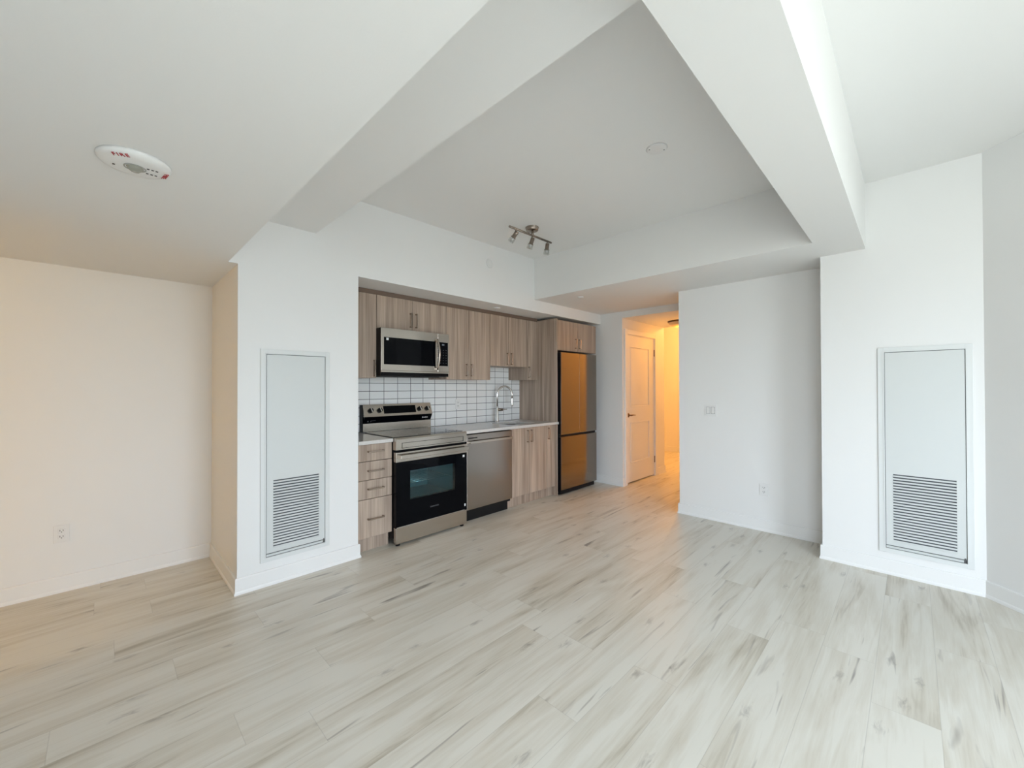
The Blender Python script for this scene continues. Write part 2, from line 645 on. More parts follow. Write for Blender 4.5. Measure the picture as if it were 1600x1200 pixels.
mb.box(SWX0, SWX1, YWIN - 0.109, YWIN - 0.051, SWZ0, SWZ0 + 0.05).box(SWX0, SWX1, YWIN - 0.109, YWIN - 0.051, SWZ1 - 0.05, SWZ1)
struct(mb, 'window_1', 'window_frame_paint')

# ceilings at their different heights and the beams
sbox('ceiling', CP, XBM, XS, YB1, D, ZH, TOP)                               # high tray over the kitchen
struct(MB().box(-3.4, XL, -2.55, D2, ZL, TOP), 'ceiling_left', CP)
struct(MB().box(XL, XA, D + 0.3, D2, ZL, TOP), 'ceiling_alcove', CP)
struct(MB().box(XL, XBM, YB1, D, ZB, TOP), 'ceiling_beam_left', CP)
struct(MB().box(XS, XW2, YB1, D, ZB2, TOP).box(XW, XW2, YW - 0.1, YB1 + 0.4, ZB2, TOP), 'ceiling_bulkhead', CP)
struct(MB().box(XL, XW + 0.1, YB2, YB1, ZB2, TOP), 'ceiling_beam_right', CP)
struct(MB().box(XL, XC + 0.2, -2.55, YB2, ZR, TOP), 'ceiling_right', CP)
struct(MB().box(XW2, 6.262, YW, YD, ZHALL, TOP), 'ceiling_hall', CP)
struct(MB().box(6.262, 8.47, YW, 4.72, 2.75, TOP), 'ceiling_hall_far', CP)

# ------------------------------------------------------------------ baseboards
BBP = [(0, 0), (0.018, 0), (0.018, 0.012), (0.015, 0.020), (0.0125, 0.022), (0.0125, 0.100), (0.010, 0.106), (0, 0.106)]


def bb(name, p0, p1, nrm, e0=0.0, e1=0.0):
    """baseboard along p0->p1 whose room side is nrm; e0/e1 = extra run at the ends (outside corners)"""
    p0, p1, nv = Vector((*p0, 0)), Vector((*p1, 0)), Vector((*nrm, 0)).normalized()
    t = (p1 - p0).normalized()
    m = MB()
    A, B = [], []
    for d, z in BBP:
        A.append(m.bm.verts.new(p0 + nv * d - t * (d if e0 > 0 else (-d if e0 < 0 else 0)) + Vector((0, 0, z))))
        B.append(m.bm.verts.new(p1 + nv * d + t * (d if e1 > 0 else (-d if e1 < 0 else 0)) + Vector((0, 0, z))))
    m.bm.faces.new(A); m.bm.faces.new(B[::-1])
    for i in range(len(A)):
        j = (i + 1) % len(A)
        m.bm.faces.new((A[j], A[i], B[i], B[j]))
    return struct(m, name, TP)


bb('baseboard_alcove_back', (-3.28, D2), (XA, D2), (0, -1), 0, -1)
bb('baseboard_column_left', (XA, D2), (XA, D), (-1, 0), -1, 1)
bb('baseboard_column_front', (XA, D), (XB, D), (0, -1), 1, 1)
bb('baseboard_fridge_side', (XW2, D + 0.3), (XW2, YD), (-1, 0), 0, 1)
bb('baseboard_closet_left', (XW2, YD), (5.0, YD), (0, -1), 1, 0)
bb('baseboard_closet_right', (6.0, YD), (6.262, YD), (0, -1), 0, 1)
bb('baseboard_hall_far', (8.35, 4.6), (8.35, YW), (-1, 0), -1, -1)
bb('baseboard_hall_right', (XW, YW), (8.35, YW), (0, 1), 1, -1)
bb('baseboard_switch', (XW, YW), (XW, YC1), (-1, 0), 1, -1)
bb('baseboard_column_return', (XC, YC1), (XW, YC1), (0, 1), 1, -1)
q = 0.4142
bb('baseboard_right_column', (XC, YC1), (XC, YC2), (-1, 0), 1, 0)
bb('baseboard_angled', (XC, YC2), (1.93, -2.38), (-1, 1), 0, 0)

# ------------------------------------------------------------------ closet door
dm = MB()
DX0, DX1, DZ0, DZ1, DY = 5.083, 5.917, 0.018, 2.072, YD + 0.012


def panel_door(x0, x1, z0, z1, y, panels):
    m = MB()
    m.box(x0, x1, y + 0.012, y + 0.036, z0, z1)
    px0, px1 = panels[0][0], panels[0][1]
    m.box(x0, px0, y, y + 0.014, z0, z1).box(px1, x1, y, y + 0.014, z0, z1)
    zs = [z0]
    for p in panels: zs += [p[2], p[3]]
    zs.append(z1)
    for k in range(0, len(zs), 2):
        m.box(px0 - 0.001, px1 + 0.001, y, y + 0.014, zs[k], zs[k + 1])
    for (a0, a1, b0, b1) in panels:     # bevelled raised field
        w = 0.03
        o_ = [(a0, b0), (a1, b0), (a1, b1), (a0, b1)]
        i_ = [(a0 + w, b0 + w), (a1 - w, b0 + w), (a1 - w, b1 - w), (a0 + w, b1 - w)]
        O = [m.bm.verts.new((p[0], y + 0.013, p[1])) for p in o_]
        I = [m.bm.verts.new((p[0], y + 0.004, p[1])) for p in i_]
        for k in range(4):
            m.bm.faces.new((O[k], O[(k + 1) % 4], I[(k + 1) % 4], I[k]))
        m.bm.faces.new(I)
        # groove lip
        w2 = 0.012
        for (q0, q1, r0, r1) in ((a0, a1, b0, b0 + w2), (a0, a1, b1 - w2, b1), (a0, a0 + w2, b0, b1), (a1 - w2, a1, b0, b1)):
            m.box(q0, q1, y - 0.004, y + 0.013, r0, r1, 0.003, 1)
    return m


door = struct(panel_door(DX0, DX1, DZ0, DZ1, DY, [(5.20, 5.77, 0.28, 0.85), (5.20, 5.77, 1.065, 1.915)]), 'door_1', TP)
mb = MB()
mb.lathe([(0, 0), (0.03, 0), (0.031, 0.006), (0.022, 0.012), (0, 0.012)], frame_mat((5.135, DY - 0.001, 0.955), (1, 0, 0), (0, 0, 1)), 32)
mb.tube([(5.135, DY, 0.955), (5.135, DY - 0.05, 0.955)], 0.010)
mb.tube([(5.127, DY - 0.05, 0.955), (5.18, DY - 0.052, 0.957), (5.25, DY - 0.048, 0.953)], 0.009, rfun=lambda t: 0.011 - 0.004 * t)
mb.build('door_handle', 'bronze', door)
for z in (0.25, 1.86):
    MB().tube([(5.9235, DY - 0.008, z - 0.05), (5.9235, DY - 0.008, z + 0.05)], 0.008, 12).build('hinge', 'bronze', door)
struct(MB().box(5.075, 5.083, YD - 0.001, YD + 0.1, 0, 2.08).box(5.917, 5.925, YD - 0.001, YD + 0.1, 0, 2.08).box(5.075, 5.925, YD - 0.001, YD + 0.1, 2.072, 2.08), 'trim_1', TP)
struct(MB().box(5.012, 5.078, YD - 0.016, YD, 0, 2.145, 0.004, 1).box(5.922, 5.99, YD - 0.016, YD, 0, 2.145, 0.004, 1).box(5.076, 5.924, YD - 0.0155, YD, 2.078, 2.145, 0.003, 1), 'trim_2', TP)

# ------------------------------------------------------------------ kitchen cabinets
WD, HM = 'wood_laminate', 'handle_metal'
YF = 3.158          # base door face
YU = 3.452          # wall cabinet door face
T = 0.018


def vhandle(x, z0, z1, y, parent):
    m = MB()
    m.box(x - 0.007, x + 0.007, y - 0.032, y - 0.024, z0, z1, 0.0015, 1)
    m.box(x - 0.007, x + 0.007, y - 0.026, y, z0, z0 + 0.010).box(x - 0.007, x + 0.007, y - 0.026, y, z1 - 0.010, z1)
    return m.build('handle', HM, parent)


def hhandle(x0, x1, z, y, parent):
    m = MB()
    m.box(x0, x1, y - 0.032, y - 0.024, z - 0.006, z + 0.006, 0.0015, 1)
    m.box(x0, x0 + 0.010, y - 0.026, y, z - 0.006, z + 0.006).box(x1 - 0.010, x1, y - 0.026, y, z - 0.006, z + 0.006)
    return m.build('handle', HM, parent)


def front(name, x0, x1, z0, z1, y, parent):
    g = 0.0022
    return MB().box(x0 + g, x1 - g, y, y + T, z0 + g, z1 - g, 0.001, 1).build(name, WD, parent)


def carcass(x0, x1, z0, z1, yf, yb, parent, toe=False):
    m = MB()
    e = 0.0008
    m.box(x0 + e, x1 - e, yf + T + 0.014, yb, z0, z1)
    m.box(x0 + e, x0 + 0.016, yf + T + 0.001, yf + T + 0.014, z0, z1).box(x1 - 0.016, x1 - e, yf + T + 0.001, yf + T + 0.014, z0, z1)
    o = m.build('body', WD, parent)
    if toe:
        MB().box(x0 + e, x1 - e, 3.223, 3.24, 0, z0).build('toe_kick', WD, parent)
    return o


# drawer unit
dr = thing('drawer_cabinet', 'greige wood base cabinet with four stacked drawers, left of the range', 'cabinet', (1.59, 3.45, 0))
carcass(1.437, 1.738, 0.118, 0.884, YF, YBK - 0.01, dr, True)
for (z0, z1, hz) in ((0.122, 0.438, 0.277), (0.438, 0.592, 0.520), (0.592, 0.745, 0.668), (0.745, 0.884, 0.825)):
    d = front('drawer', 1.437, 1.738, z0, z1, YF, dr)
    hhandle(1.517, 1.657, hz, YF, d)

base_g = None
sc_ = thing('base_cabinet', 'greige wood two-door base cabinet under the kitchen sink', 'cabinet', (3.48, 3.45, 0), 'base cabinets of the kitchen')
# hollow body so the basin can hang inside
m = MB().box(3.17, 3.186, YF + T + 0.001, YBK - 0.01, 0.118, 0.884).box(3.772, 3.788, YF + T + 0.001, YBK - 0.01, 0.118, 0.884)
m.box(3.186, 3.772, YF + T + 0.001, YBK - 0.01, 0.118, 0.134)
m.build('body', WD, sc_)
MB().box(3.164, 3.788, 3.223, 3.24, 0, 0.118).build('toe_kick', WD, sc_)
d = front('door', 3.17, 3.474, 0.120, 0.884, YF, sc_); vhandle(3.442, 0.715, 0.855, YF, d)
d = front('door', 3.474, 3.788, 0.120, 0.884, YF, sc_); vhandle(3.506, 0.715, 0.855, YF, d)
nc = thing('base_cabinet', 'narrow greige wood one-door base cabinet beside the refrigerator', 'cabinet', (3.87, 3.45, 0), 'base cabinets of the kitchen')
carcass(3.789, 3.963, 0.118, 0.884, YF, YBK - 0.01, nc, True)
d = front('door', 3.789, 3.963, 0.120, 0.884, YF, nc); vhandle(3.820, 0.715, 0.855, YF, d)

# tall end panel
tag(MB().box(3.965, 3.983, 3.141, YBK - 0.001, 0, 2.205, 0.001, 1).build('end_panel', WD),
    'tall dark greige wood end panel between the sink run and the refrigerator', 'panel')

# wall cabinets
ZT = 2.192


def wall_cab(label, x0, x1, z0, doors, name='wall_cabinet', y=YU, yb=YBK - 0.002, zt=ZT, xmid=None):
    t = thing(name, label, 'cabinet', ((x0 + x1) / 2, (y + yb) / 2, z0), 'wall cabinets of the kitchen')
    carcass(x0, x1, z0 + 0.002, zt, y, yb, t)
    for (a0, a1, hx, h0, h1) in doors:
        d = front('door', a0, a1, z0, zt, y, t)
        vhandle(hx, h0, h1, y, d)
    return t


wall_cab('greige wood one-door wall cabinet at the left end, beside the microwave', 1.436, 1.746, 1.432, [(1.436, 1.746, 1.722, 1.445, 1.595)])
wall_cab('short greige wood two-door wall cabinet directly above the microwave', 1.747, 2.516, 1.888, [(1.747, 2.121, 2.092, 1.925, 2.062), (2.121, 2.516, 2.154, 1.925, 2.062)])
wall_cab('tall greige wood two-door wall cabinet right of the microwave', 2.517, 3.136, 1.430, [(2.517, 2.814, 2.783, 1.467, 1.60), (2.814, 3.136, 2.852, 1.467, 1.60)])
wall_cab('mid-height greige wood two-door wall cabinet above the sink faucet', 3.137, 3.756, 1.596, [(3.137, 3.437, 3.408, 1.617, 1.756), (3.437, 3.756, 3.474, 1.617, 1.756)])
wall_cab('narrow greige wood one-door wall cabinet against the tall end panel', 3.757, 3.963, 1.438, [(3.757, 3.963, 3.789, 1.467, 1.604)])
wall_cab('greige wood two-door cabinet above the refrigerator', 3.985, 4.843, 1.808, [(3.985, 4.40, 4.355, 1.85, 1.975), (4.40, 4.843, 4.444, 1.85, 1.975)], y=3.141)
tag(MB().box(1.436, 3.964, YU + 0.006, YU + 0.024, ZT + 0.001, ZN - 0.001).build('filler_strip', 'filler_brown'),
    'dark brown filler strip along the top of the wall cabinets', 'trim')

# worktops
mb = MB().box(1.436, 1.738, 3.135, YBK - 0.012, 0.886, 0.915, 0.002, 2)
tag(mb.build('worktop', 'quartz'), 'short white quartz worktop over the drawer cabinet left of the range', 'worktop')
SX0, SX1, SY0, SY1 = 3.262, 3.70, 3.255, 3.60


def slab_with_hole():
    m = MB()
    X0, X1, Y0_, Y1_ = 2.506, 3.963, 3.135, YBK - 0.012
    z0, z1 = 0.886, 0.915
    r = 0.03
    hole = []
    for (cx, cy, a0) in ((SX1 - r, SY1 - r, 0), (SX0 + r, SY1 - r, 90), (SX0 + r, SY0 + r, 180), (SX1 - r, SY0 + r, 270)):
        for k in range(5):
            t = math.radians(a0 + 22.5 * k)
            hole.append((cx + r * math.cos(t), cy + r * math.sin(t)))
    outer = [(X1, Y1_), (X0, Y1_), (X0, Y0_), (X1, Y0_)]
    for z, flip in ((z1, False), (z0, True)):
        H = [m.bm.verts.new((*p, z)) for p in hole]
        O = [m.bm.verts.new((*p, z)) for p in outer]
        for c in range(4):
            seg = H[c * 5:(c + 1) * 5]
            for k in range(4): m.bm.faces.new((O[c], seg[k + 1], seg[k]))
            nx = H[((c + 1) % 4) * 5]
            m.bm.faces.new((O[c], O[(c + 1) % 4], nx, seg[4]))
        if not flip: HT, OT = H, O
        else: HB, OB_ = H, O
    for A, B in ((HT, HB), (OT, OB_)):
        for k in range(len(A)):
            j = (k + 1) % len(A)
            m.bm.faces.new((A[k], A[j], B[j], B[k]))
    # small overhang past the end panel front
    m.box(3.963, 3.996, 3.132, 3.1405, z0, z1)
    return m


tag(slab_with_hole().build('worktop', 'quartz'), 'long white quartz worktop over the dishwasher and sink cabinets', 'worktop')
# sink
sk = thing('kitchen_sink', 'rectangular stainless steel undermount sink set in the white worktop', 'sink', ((SX0 + SX1) / 2, (SY0 + SY1) / 2, 0.70))
m = MB()
e = 0.004
zt, zb = 0.885, 0.70
m.box(SX0 - e - 0.01, SX0 - e + 0.003, SY0 - e, SY1 + e, zb, zt).box(SX1 + e - 0.003, SX1 + e + 0.01, SY0 - e, SY1 + e, zb, zt)
m.box(SX0 - e - 0.01, SX1 + e + 0.01, SY0 - e - 0.01, SY0 - e + 0.003, zb, zt).box(SX0 - e - 0.01, SX1 + e + 0.01, SY1 + e - 0.003, SY1 + e + 0.01, zb, zt)
m.box(SX0 - e - 0.01, SX1 + e + 0.01, SY0 - e - 0.01, SY1 + e + 0.01, zb - 0.006, zb)
m.build('basin', 'sink_steel', sk)
MB().lathe([(0, 0.006), (0.03, 0.006), (0.045, 0.003), (0.045, 0)], Matrix.Translation(((SX0 + SX1) / 2, 3.45, zb)), 32).build('drain', 'chrome', sk)

# faucet
fx, fy = 3.452, 3.675
fc = thing('kitchen_faucet', 'tall chrome gooseneck faucet behind the sink', 'faucet', (fx, fy, 0.915))
m = MB()
m.lathe([(0, 0), (0.027, 0), (0.027, 0.006), (0.019, 0.012), (0.0165, 0.02), (0.0165, 0.18), (0.0125, 0.19), (0, 0.19)], Matrix.Translation((fx, fy, 0.915)), 32)
m.build('base', 'chrome', fc)
dirx, diry = 0.97, -0.24
R_ = 0.108
pts = [(fx, fy, 1.09), (fx, fy, 1.25)]
for k in range(1, 20):
    t = math.pi - math.pi * k / 19
    pts.append((fx + dirx * (R_ + R_ * math.cos(t)), fy + diry * (R_ + R_ * math.cos(t)), 1.25 + R_ * math.sin(t)))
pts.append((fx + dirx * 2 * R_, fy + diry * 2 * R_, 1.215))
MB().tube(pts, 0.0115, 20).build('spout', 'chrome', fc)
ex, ey = fx + dirx * 2 * R_, fy + diry * 2 * R_
MB().lathe([(0, 1.105), (0.0135, 1.105), (0.0155, 1.12), (0.0155, 1.20), (0.0125, 1.225), (0, 1.225)], Matrix.Translation((ex, ey, 0)), 24).build('spray_head', 'chrome', fc)
m = MB()
m.tube([(fx, fy, 1.068), (fx + 0.075, fy - 0.02, 1.068)], 0.017, 20)
m.tube([(fx + 0.07, fy - 0.018, 1.068), (fx + 0.135, fy - 0.036, 1.071)], 0.005, 12)
m.build('lever', 'nickel', fc)

# backsplash
tag(MB().box(1.4335, 3.964, YBK - 0.010, YBK - 0.0005, 0.90, 1.80).build('backsplash', 'white_tiles'),
    'white rectangular tile backsplash with dark grid grout behind the range and sink', 'backsplash')


def outlet(name_label, origin, xdir, normal_y, two=False, parent=None):
    """duplex outlet: origin = plate centre on wall, xdir = plate's horizontal, zdir up"""
    t = thing('electrical_outlet', name_label, 'outlet', origin, 'white electrical outlets')
    M_ = frame_mat(origin, xdir, (0, 0, 1))      # local z points out of the wall
    MB().box(-0.036, 0.036, -0.058, 0.058, 0, 0.006, 0.002, 2, m=M_).build('face_plate', 'white_plastic', t)
    for dz in (-0.0195, 0.0195):
        MB().box(-0.0165, 0.0165, dz - 0.0145, dz + 0.0145, 0.004, 0.009, 0.0025, 2, m=M_).build('socket', 'white_plastic', t)
        m = MB()
        m.box(-0.0085, -0.0055, dz - 0.003, dz + 0.008, 0.0088, 0.0094, m=M_).box(0.0055, 0.0085, dz - 0.003, dz + 0.008, 0.0088, 0.0094, m=M_)
        m.lathe([(0, 0.0094), (0.003, 0.0094), (0.003, 0.0088)], M_ @ Matrix.Translation((0, dz - 0.008, 0)), 12)
        m.build('slots', 'plastic_dark', t)
    return t


# plate local x must satisfy x cross z = outward
outlet('white duplex outlet low on the warm-lit back wall of the left alcove', (-0.185, D2, 0.385), (1, 0, 0), -1)
outlet('white duplex outlet low on the wall below the light switch', (XW, 0.994, 0.385), (0, -1, 0), -1)
outlet('white duplex outlet on the tile backsplash between range and faucet', (2.918, YBK - 0.010, 1.152), (1, 0, 0), -1)

sw = thing('light_switch', 'white double rocker light switch plate on the wall left of the right column', 'switch', (XW, 1.461, 1.108))
M_ = frame_mat((XW, 1.461, 1.108), (0, -1, 0), (0, 0, 1))
MB().box(-0.058, 0.058, -0.059, 0.059, 0, 0.006, 0.002, 2, m=M_).build('face_plate', 'white_plastic', sw)
for dx in (-0.023, 0.023):
    fr = MB().box(dx - 0.018, dx + 0.018, -0.035, 0.035, 0.004, 0.0068, m=M_).build('rocker_gap_shade', 'grey_print_gap', sw)  # dark grey box paints the shade in the gap around each rocker
    MB().box(dx - 0.0155, dx + 0.0155, -0.0325, 0.0325, 0.005, 0.010, 0.002, 1, m=M_).build('rocker', 'white_plastic', sw)

# ------------------------------------------------------------------ range
RX0, RX1, RF = 1.742, 2.502, 3.098
rg = thing('kitchen_range', 'freestanding stainless and black glass electric range', 'range', ((RX0 + RX1) / 2, 3.43, 0))
m = MB()
# hollow box body so the oven cavity is real
CX0, CX1, CZ0, CZ1, CY = 1.86, 2.385, 0.34, 0.68, 3.60
m.box(RX0, CX0, RF + 0.05, 3.76, 0.06, 0.90).box(CX1, RX1, RF + 0.05, 3.76, 0.06, 0.90)
m.box(CX0, CX1, RF + 0.05, 3.76, 0.06, CZ0).box(CX0, CX1, RF + 0.05, 3.76, CZ1, 0.90).box(CX0, CX1, CY, 3.76, CZ0, CZ1)
m.build('body', 'black_enamel', rg)
m = MB()
w = 0.004
m.box(CX0, CX0 + w, RF + 0.05, CY, CZ0, CZ1).box(CX1 - w, CX1, RF + 0.05, CY, CZ0, CZ1).box(CX0, CX1, CY - w, CY, CZ0, CZ1)
m.box(CX0, CX1, RF + 0.05, CY, CZ0, CZ0 + w).box(CX0, CX1, RF + 0.05, CY, CZ1 - w, CZ1)
m.build('oven_cavity', 'oven_enamel', rg)
m = MB()
for k in range(9):
    y = RF + 0.09 + k * 0.055
    m.tube([(CX0 + 0.006, y, 0.50), (CX1 - 0.006, y, 0.50)], 0.0022, 8)
for x in (CX0 + 0.02, CX1 - 0.02, (CX0 + CX1) / 2):
    m.tube([(x, RF + 0.08, 0.497), (x, RF + 0.54 - 0.06, 0.497)], 0.003, 8)
m.build('oven_rack', 'chrome', rg)
for x in (RX0 + 0.035, RX1 - 0.035):
    for y in (RF + 0.035, 3.70):
        MB().lathe([(0, 0), (0.018, 0), (0.018, 0.02), (0.012, 0.025), (0.012, 0.06), (0, 0.06)], Matrix.Translation((x, y, 0)), 16).build('foot', 'black_plastic', rg)
# cooktop
ct = MB().box(RX0 + 0.006, RX1 - 0.006, RF + 0.055, 3.69, 0.90, 0.921, 0.003, 2).build('cooktop', 'cooktop_glass', rg)
m = MB()
for (cx, cy, r) in ((1.94, 3.26, 0.095), (2.31, 3.26, 0.115), (1.94, 3.53, 0.075), (2.31, 3.53, 0.09), (2.125, 3.58, 0.05)):
    MB().lathe([(r - 0.0015, 0.9212), (r - 0.0015, 0.9216), (r, 0.9216), (r, 0.9212)], Matrix.Translation((cx, cy, 0)), 48).build('burner_ring', 'grey_print_gap', ct)
# control strip under cooktop edge: sloped stainless front lip
m = MB().prism([(RF + 0.002, 0.816), (RF + 0.05, 0.816), (RF + 0.06, 0.918), (RF + 0.010, 0.918), (RF, 0.905)], 'x', RX0, RX1)
st = m.build('front_panel', 'stainless', rg)
m = MB()
a0, a1, b0, b1, g = 1.798, 2.462, 0.828, 0.874, 0.0025
m.box(a0, a1, RF - 0.0015, RF + 0.002, b0, b0 + g).box(a0, a1, RF - 0.0015, RF + 0.002, b1 - g, b1)
m.box(a0, a0 + g, RF - 0.0014, RF + 0.002, b0, b1).box(a1 - g, a1, RF - 0.0014, RF + 0.002, b0, b1)
m.build('inset_line', 'black_plastic', st)
# oven door: glass frame with a window
WX0, WX1, WZ0, WZ1 = 1.878, 2.362, 0.378, 0.628
dz0, dz1 = 0.168, 0.712
m = MB()
m.box(RX0, WX0, RF, RF + 0.04, dz0, dz1).box(WX1, RX1, RF, RF + 0.04, dz0, dz1).box(WX0, WX1, RF, RF + 0.04, dz0, WZ0).box(WX0, WX1, RF, RF + 0.04, WZ1, dz1)
od = m.build('oven_door', 'black_glass', rg)
MB().box(WX0, WX1, RF + 0.001, RF + 0.005, WZ0, WZ1).build('window_pane', 'oven_glass', od)
MB().box(RX0, RX1, RF - 0.002, RF + 0.04, dz1 + 0.0005, 0.796, 0.003, 2).build('top_rail', 'stainless', od)
m = MB().box(1.763, 2.496, RF - 0.045, RF - 0.028, 0.742, 0.776, 0.004, 2)
m.box(1.765, 1.785, RF - 0.03, RF, 0.746, 0.772).box(2.474, 2.494, RF - 0.03, RF, 0.746, 0.772)
m.build('handle', 'stainless', od)
text_mesh('logo', 'SAMSUNG', 0.017, frame_mat((2.128, RF - 0.0004, 0.272), (1, 0, 0), (0, 0, 1)), 'grey_print_gap', od, 0.0003, 1.25)
MB().box(2.452, 2.474, RF - 0.0008, RF, 0.672, 0.694).build('sticker', 'white_print', od)
MB().box(2.472, 2.488, RF - 0.0008, RF, 0.196, 0.220).build('sticker', 'white_print', od)
MB().box(RX0 + 0.006, RX1 - 0.03, RF - 0.006, RF + 0.004, 0.160, 0.1655, 0.001, 1).build('trim_strip', 'chrome', rg)
MB().box(RX0, RX1, RF, RF + 0.04, 0.024, 0.157, 0.003, 2).build('storage_drawer', 'stainless', rg)
# backguard
m = MB().prism([(3.712, 0.922), (3.765, 0.922), (3.765, 1.0), (3.712, 1.0)], 'x', RX0, RX1)
m.build('riser', 'stainless', rg)
m = MB().prism([(3.716, 1.0), (3.765, 1.0), (3.765, 1.066), (3.682, 1.066)], 'x', RX0 + 0.002, RX1 - 0.002)
bs = m.build('lower_strip', 'black_glass', rg)
m = MB().prism([(3.682, 1.0665), (3.765, 1.0665), (3.768, 1.176), (3.762, 1.182), (3.722, 1.182)], 'x', RX0, RX1)
cp_ = m.build('control_panel', 'stainless', rg)
MB().box(RX0 - 0.006, RX0 - 0.0005, 3.715, 3.768, 0.92, 1.18).build('side_cap', 'black_plastic', rg)
nrm = Vector((0, -(1.182 - 1.0665), (3.722 - 3.682))).normalized()   # outward normal of slope
up = Vector((0, 3.722 - 3.682, 1.182 - 1.0665)).normalized()
oc = Vector((0, 3.702, 1.124))


def on_panel(x, v=0.0):
    return frame_mat(Vector((x, 0, 0)) + oc + up * v, (1, 0, 0), up)


MB().box(-0.180, 0.180, -0.036, 0.042, 0.0, 0.002, m=on_panel(2.128)).build('display', 'black_glass', cp_)
for x in (1.812, 1.906, 2.355, 2.448):
    k_ = MB().lathe([(0, 0.026), (0.019, 0.026), (0.022, 0.022), (0.024, 0.0), ], on_panel(x), 32).build('knob', 'black_enamel', cp_)
    k2 = MB().box(-0.0055, 0.0055, -0.021, 0.021, 0.022, 0.032, 0.002, 1, m=on_panel(x) @ Matrix.Rotation(0.25, 4, 'Z')).build('knob', 'chrome', cp_)
    k2.name = 'knob_grip'
# printed marks on the strip (tiny, follow its slope)
sl = frame_mat((2.42, 3.7005, 1.031), (1, 0, 0), Vector((0, 3.682 - 3.716, 0.066)))
for i, wdt in enumerate((0.010, 0.006, 0.009, 0.007, 0.008, 0.006)):
    MB().box(-0.035 + i * 0.0125, -0.035 + i * 0.0125 + wdt, -0.006, 0.006 + (0.003 if i in (0, 3) else 0), 0.0, 0.0012, m=sl).build('printed_mark', 'white_print', bs)
sl = frame_mat((1.79, 3.7045, 1.022), (1, 0, 0), Vector((0, 3.682 - 3.716, 0.066)))
for q4 in ((-0.008, 0.002, -0.005, 0.005), (0.024, 0.027, -0.006, 0.006), (0.03, 0.075, 0.004, 0.006)):
    MB().box(*q4, 0, 0.001, m=sl).build('printed_mark', 'grey_print_gap', bs)

# ------------------------------------------------------------------ microwave
MX0, MX1, MF, MZ0, MZ1 = 1.745, 2.488, 3.365, 1.486, 1.886
mw = thing('microwave', 'over-the-range stainless and black glass microwave', 'microwave', (2.12, 3.58, 1.45))
MB().box(MX0 + 0.001, MX1 - 0.001, MF + 0.009, YBK - 0.012, 1.455, MZ1 - 0.001).build('body', 'black_enamel', mw)
MB().box(MX0 + 0.03, MX1 - 0.08, MF + 0.06, YBK - 0.06, 1.447, 1.4555).build('underside_vent', 'black_plastic', mw)
DXE = 2.352
mz0, mz1 = 1.500, MZ1
md = MB().box(MX0, DXE - 0.001, MF, MF + 0.008, mz0, mz1, 0.003, 2).build('door', 'stainless', mw)
MB().box(1.773, 2.325, MF - 0.0012, MF + 0.001, 1.556, 1.802).build('window_pane', 'black_glass', md)
s1 = MB().box(1.795, 1.818, MF - 0.002, MF - 0.0012, 1.775, 1.796).build('sticker', 'white_print', md)
hp = []
for k in range(13):
    t = k / 12
    hp.append((2.335, MF - 0.012 - 0.042 * math.sin(math.pi * t) ** 0.8, 1.525 + 0.30 * t))
m = MB().tube(hp, 0.011, 14)
m.box(2.324, 2.346, MF - 0.02, MF, 1.519, 1.541, 0.003, 1).box(2.324, 2.346, MF - 0.02, MF, 1.809, 1.831, 0.003, 1)
m.build('handle', 'stainless', md)
mc = MB().box(DXE, MX1, MF, MF + 0.008, mz0, mz1, 0.003, 2).build('control_panel', 'stainless', mw)
cpn = MB().box(DXE + 0.004, MX1 - 0.014, MF - 0.0012, MF + 0.001, 1.562, 1.800).build('touch_pad', 'black_glass', mc)
for i in range(2):
    MB().box(2.402 + i * 0.016, 2.413 + i * 0.016, MF - 0.0016, MF - 0.0012, 1.768, 1.782).build('clock_digit', 'display_print', mc)
for rr in range(6):
    for c in range(3):
        MB().box(2.378 + c * 0.034, 2.390 + c * 0.034, MF - 0.0015, MF - 0.0012, 1.590 + rr * 0.026, 1.592 + rr * 0.026).build('key_mark', 'grey_print_gap', mc)
MB().prism([(MF - 0.004, 1.486), (MF + 0.0085, 1.482), (MF + 0.0085, 1.4995), (MF - 0.004, 1.4995)], 'x', MX0, MX1).build('bottom_lip', 'stainless', mw)

# ------------------------------------------------------------------ dishwasher
dw = thing('dishwasher', 'stainless steel dishwasher between the range and sink cabinet', 'dishwasher', (2.84, 3.45, 0))
MB().box(2.522, 3.160, 3.157, 3.755, 0.10, 0.876).build('body', 'black_plastic', dw)
MB().box(2.522, 3.160, 3.20, 3.22, 0.0, 0.125).build('toe_kick', 'black_plastic', dw)
dd = MB().box(2.530, 3.165, 3.130, 3.156, 0.130, 0.876, 0.004, 2).build('door', 'stainless_dark', dw)
m = MB().box(2.552, 3.150, 3.098, 3.110, 0.786, 0.812, 0.003, 2)
m.box(2.554, 2.574, 3.108, 3.131, 0.790, 0.808).box(3.128, 3.148, 3.108, 3.131, 0.790, 0.808)
m.build('handle', 'stainless', dd)
MB().box(2.550, 2.665, 3.1288, 3.131, 0.836, 0.846).build('vent_slot', 'black_plastic', dd)

# ------------------------------------------------------------------ refrigerator
fr_ = thing('refrigerator', 'stainless french-door refrigerator with bottom freezer drawer', 'refrigerator', (4.38, 3.45, 0))
FX0, FX1, FY = 3.992, 4.775, 3.092
MB().box(FX0 + 0.004, FX1 - 0.004, FY + 0.045, 3.76, 0.05, 1.775).build('body', 'black_enamel', fr_)


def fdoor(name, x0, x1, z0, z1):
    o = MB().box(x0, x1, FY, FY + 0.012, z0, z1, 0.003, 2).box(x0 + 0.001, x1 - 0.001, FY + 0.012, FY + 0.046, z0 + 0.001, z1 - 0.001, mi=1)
    return o.build(name, ['fridge_steel', 'black_enamel'], fr_)


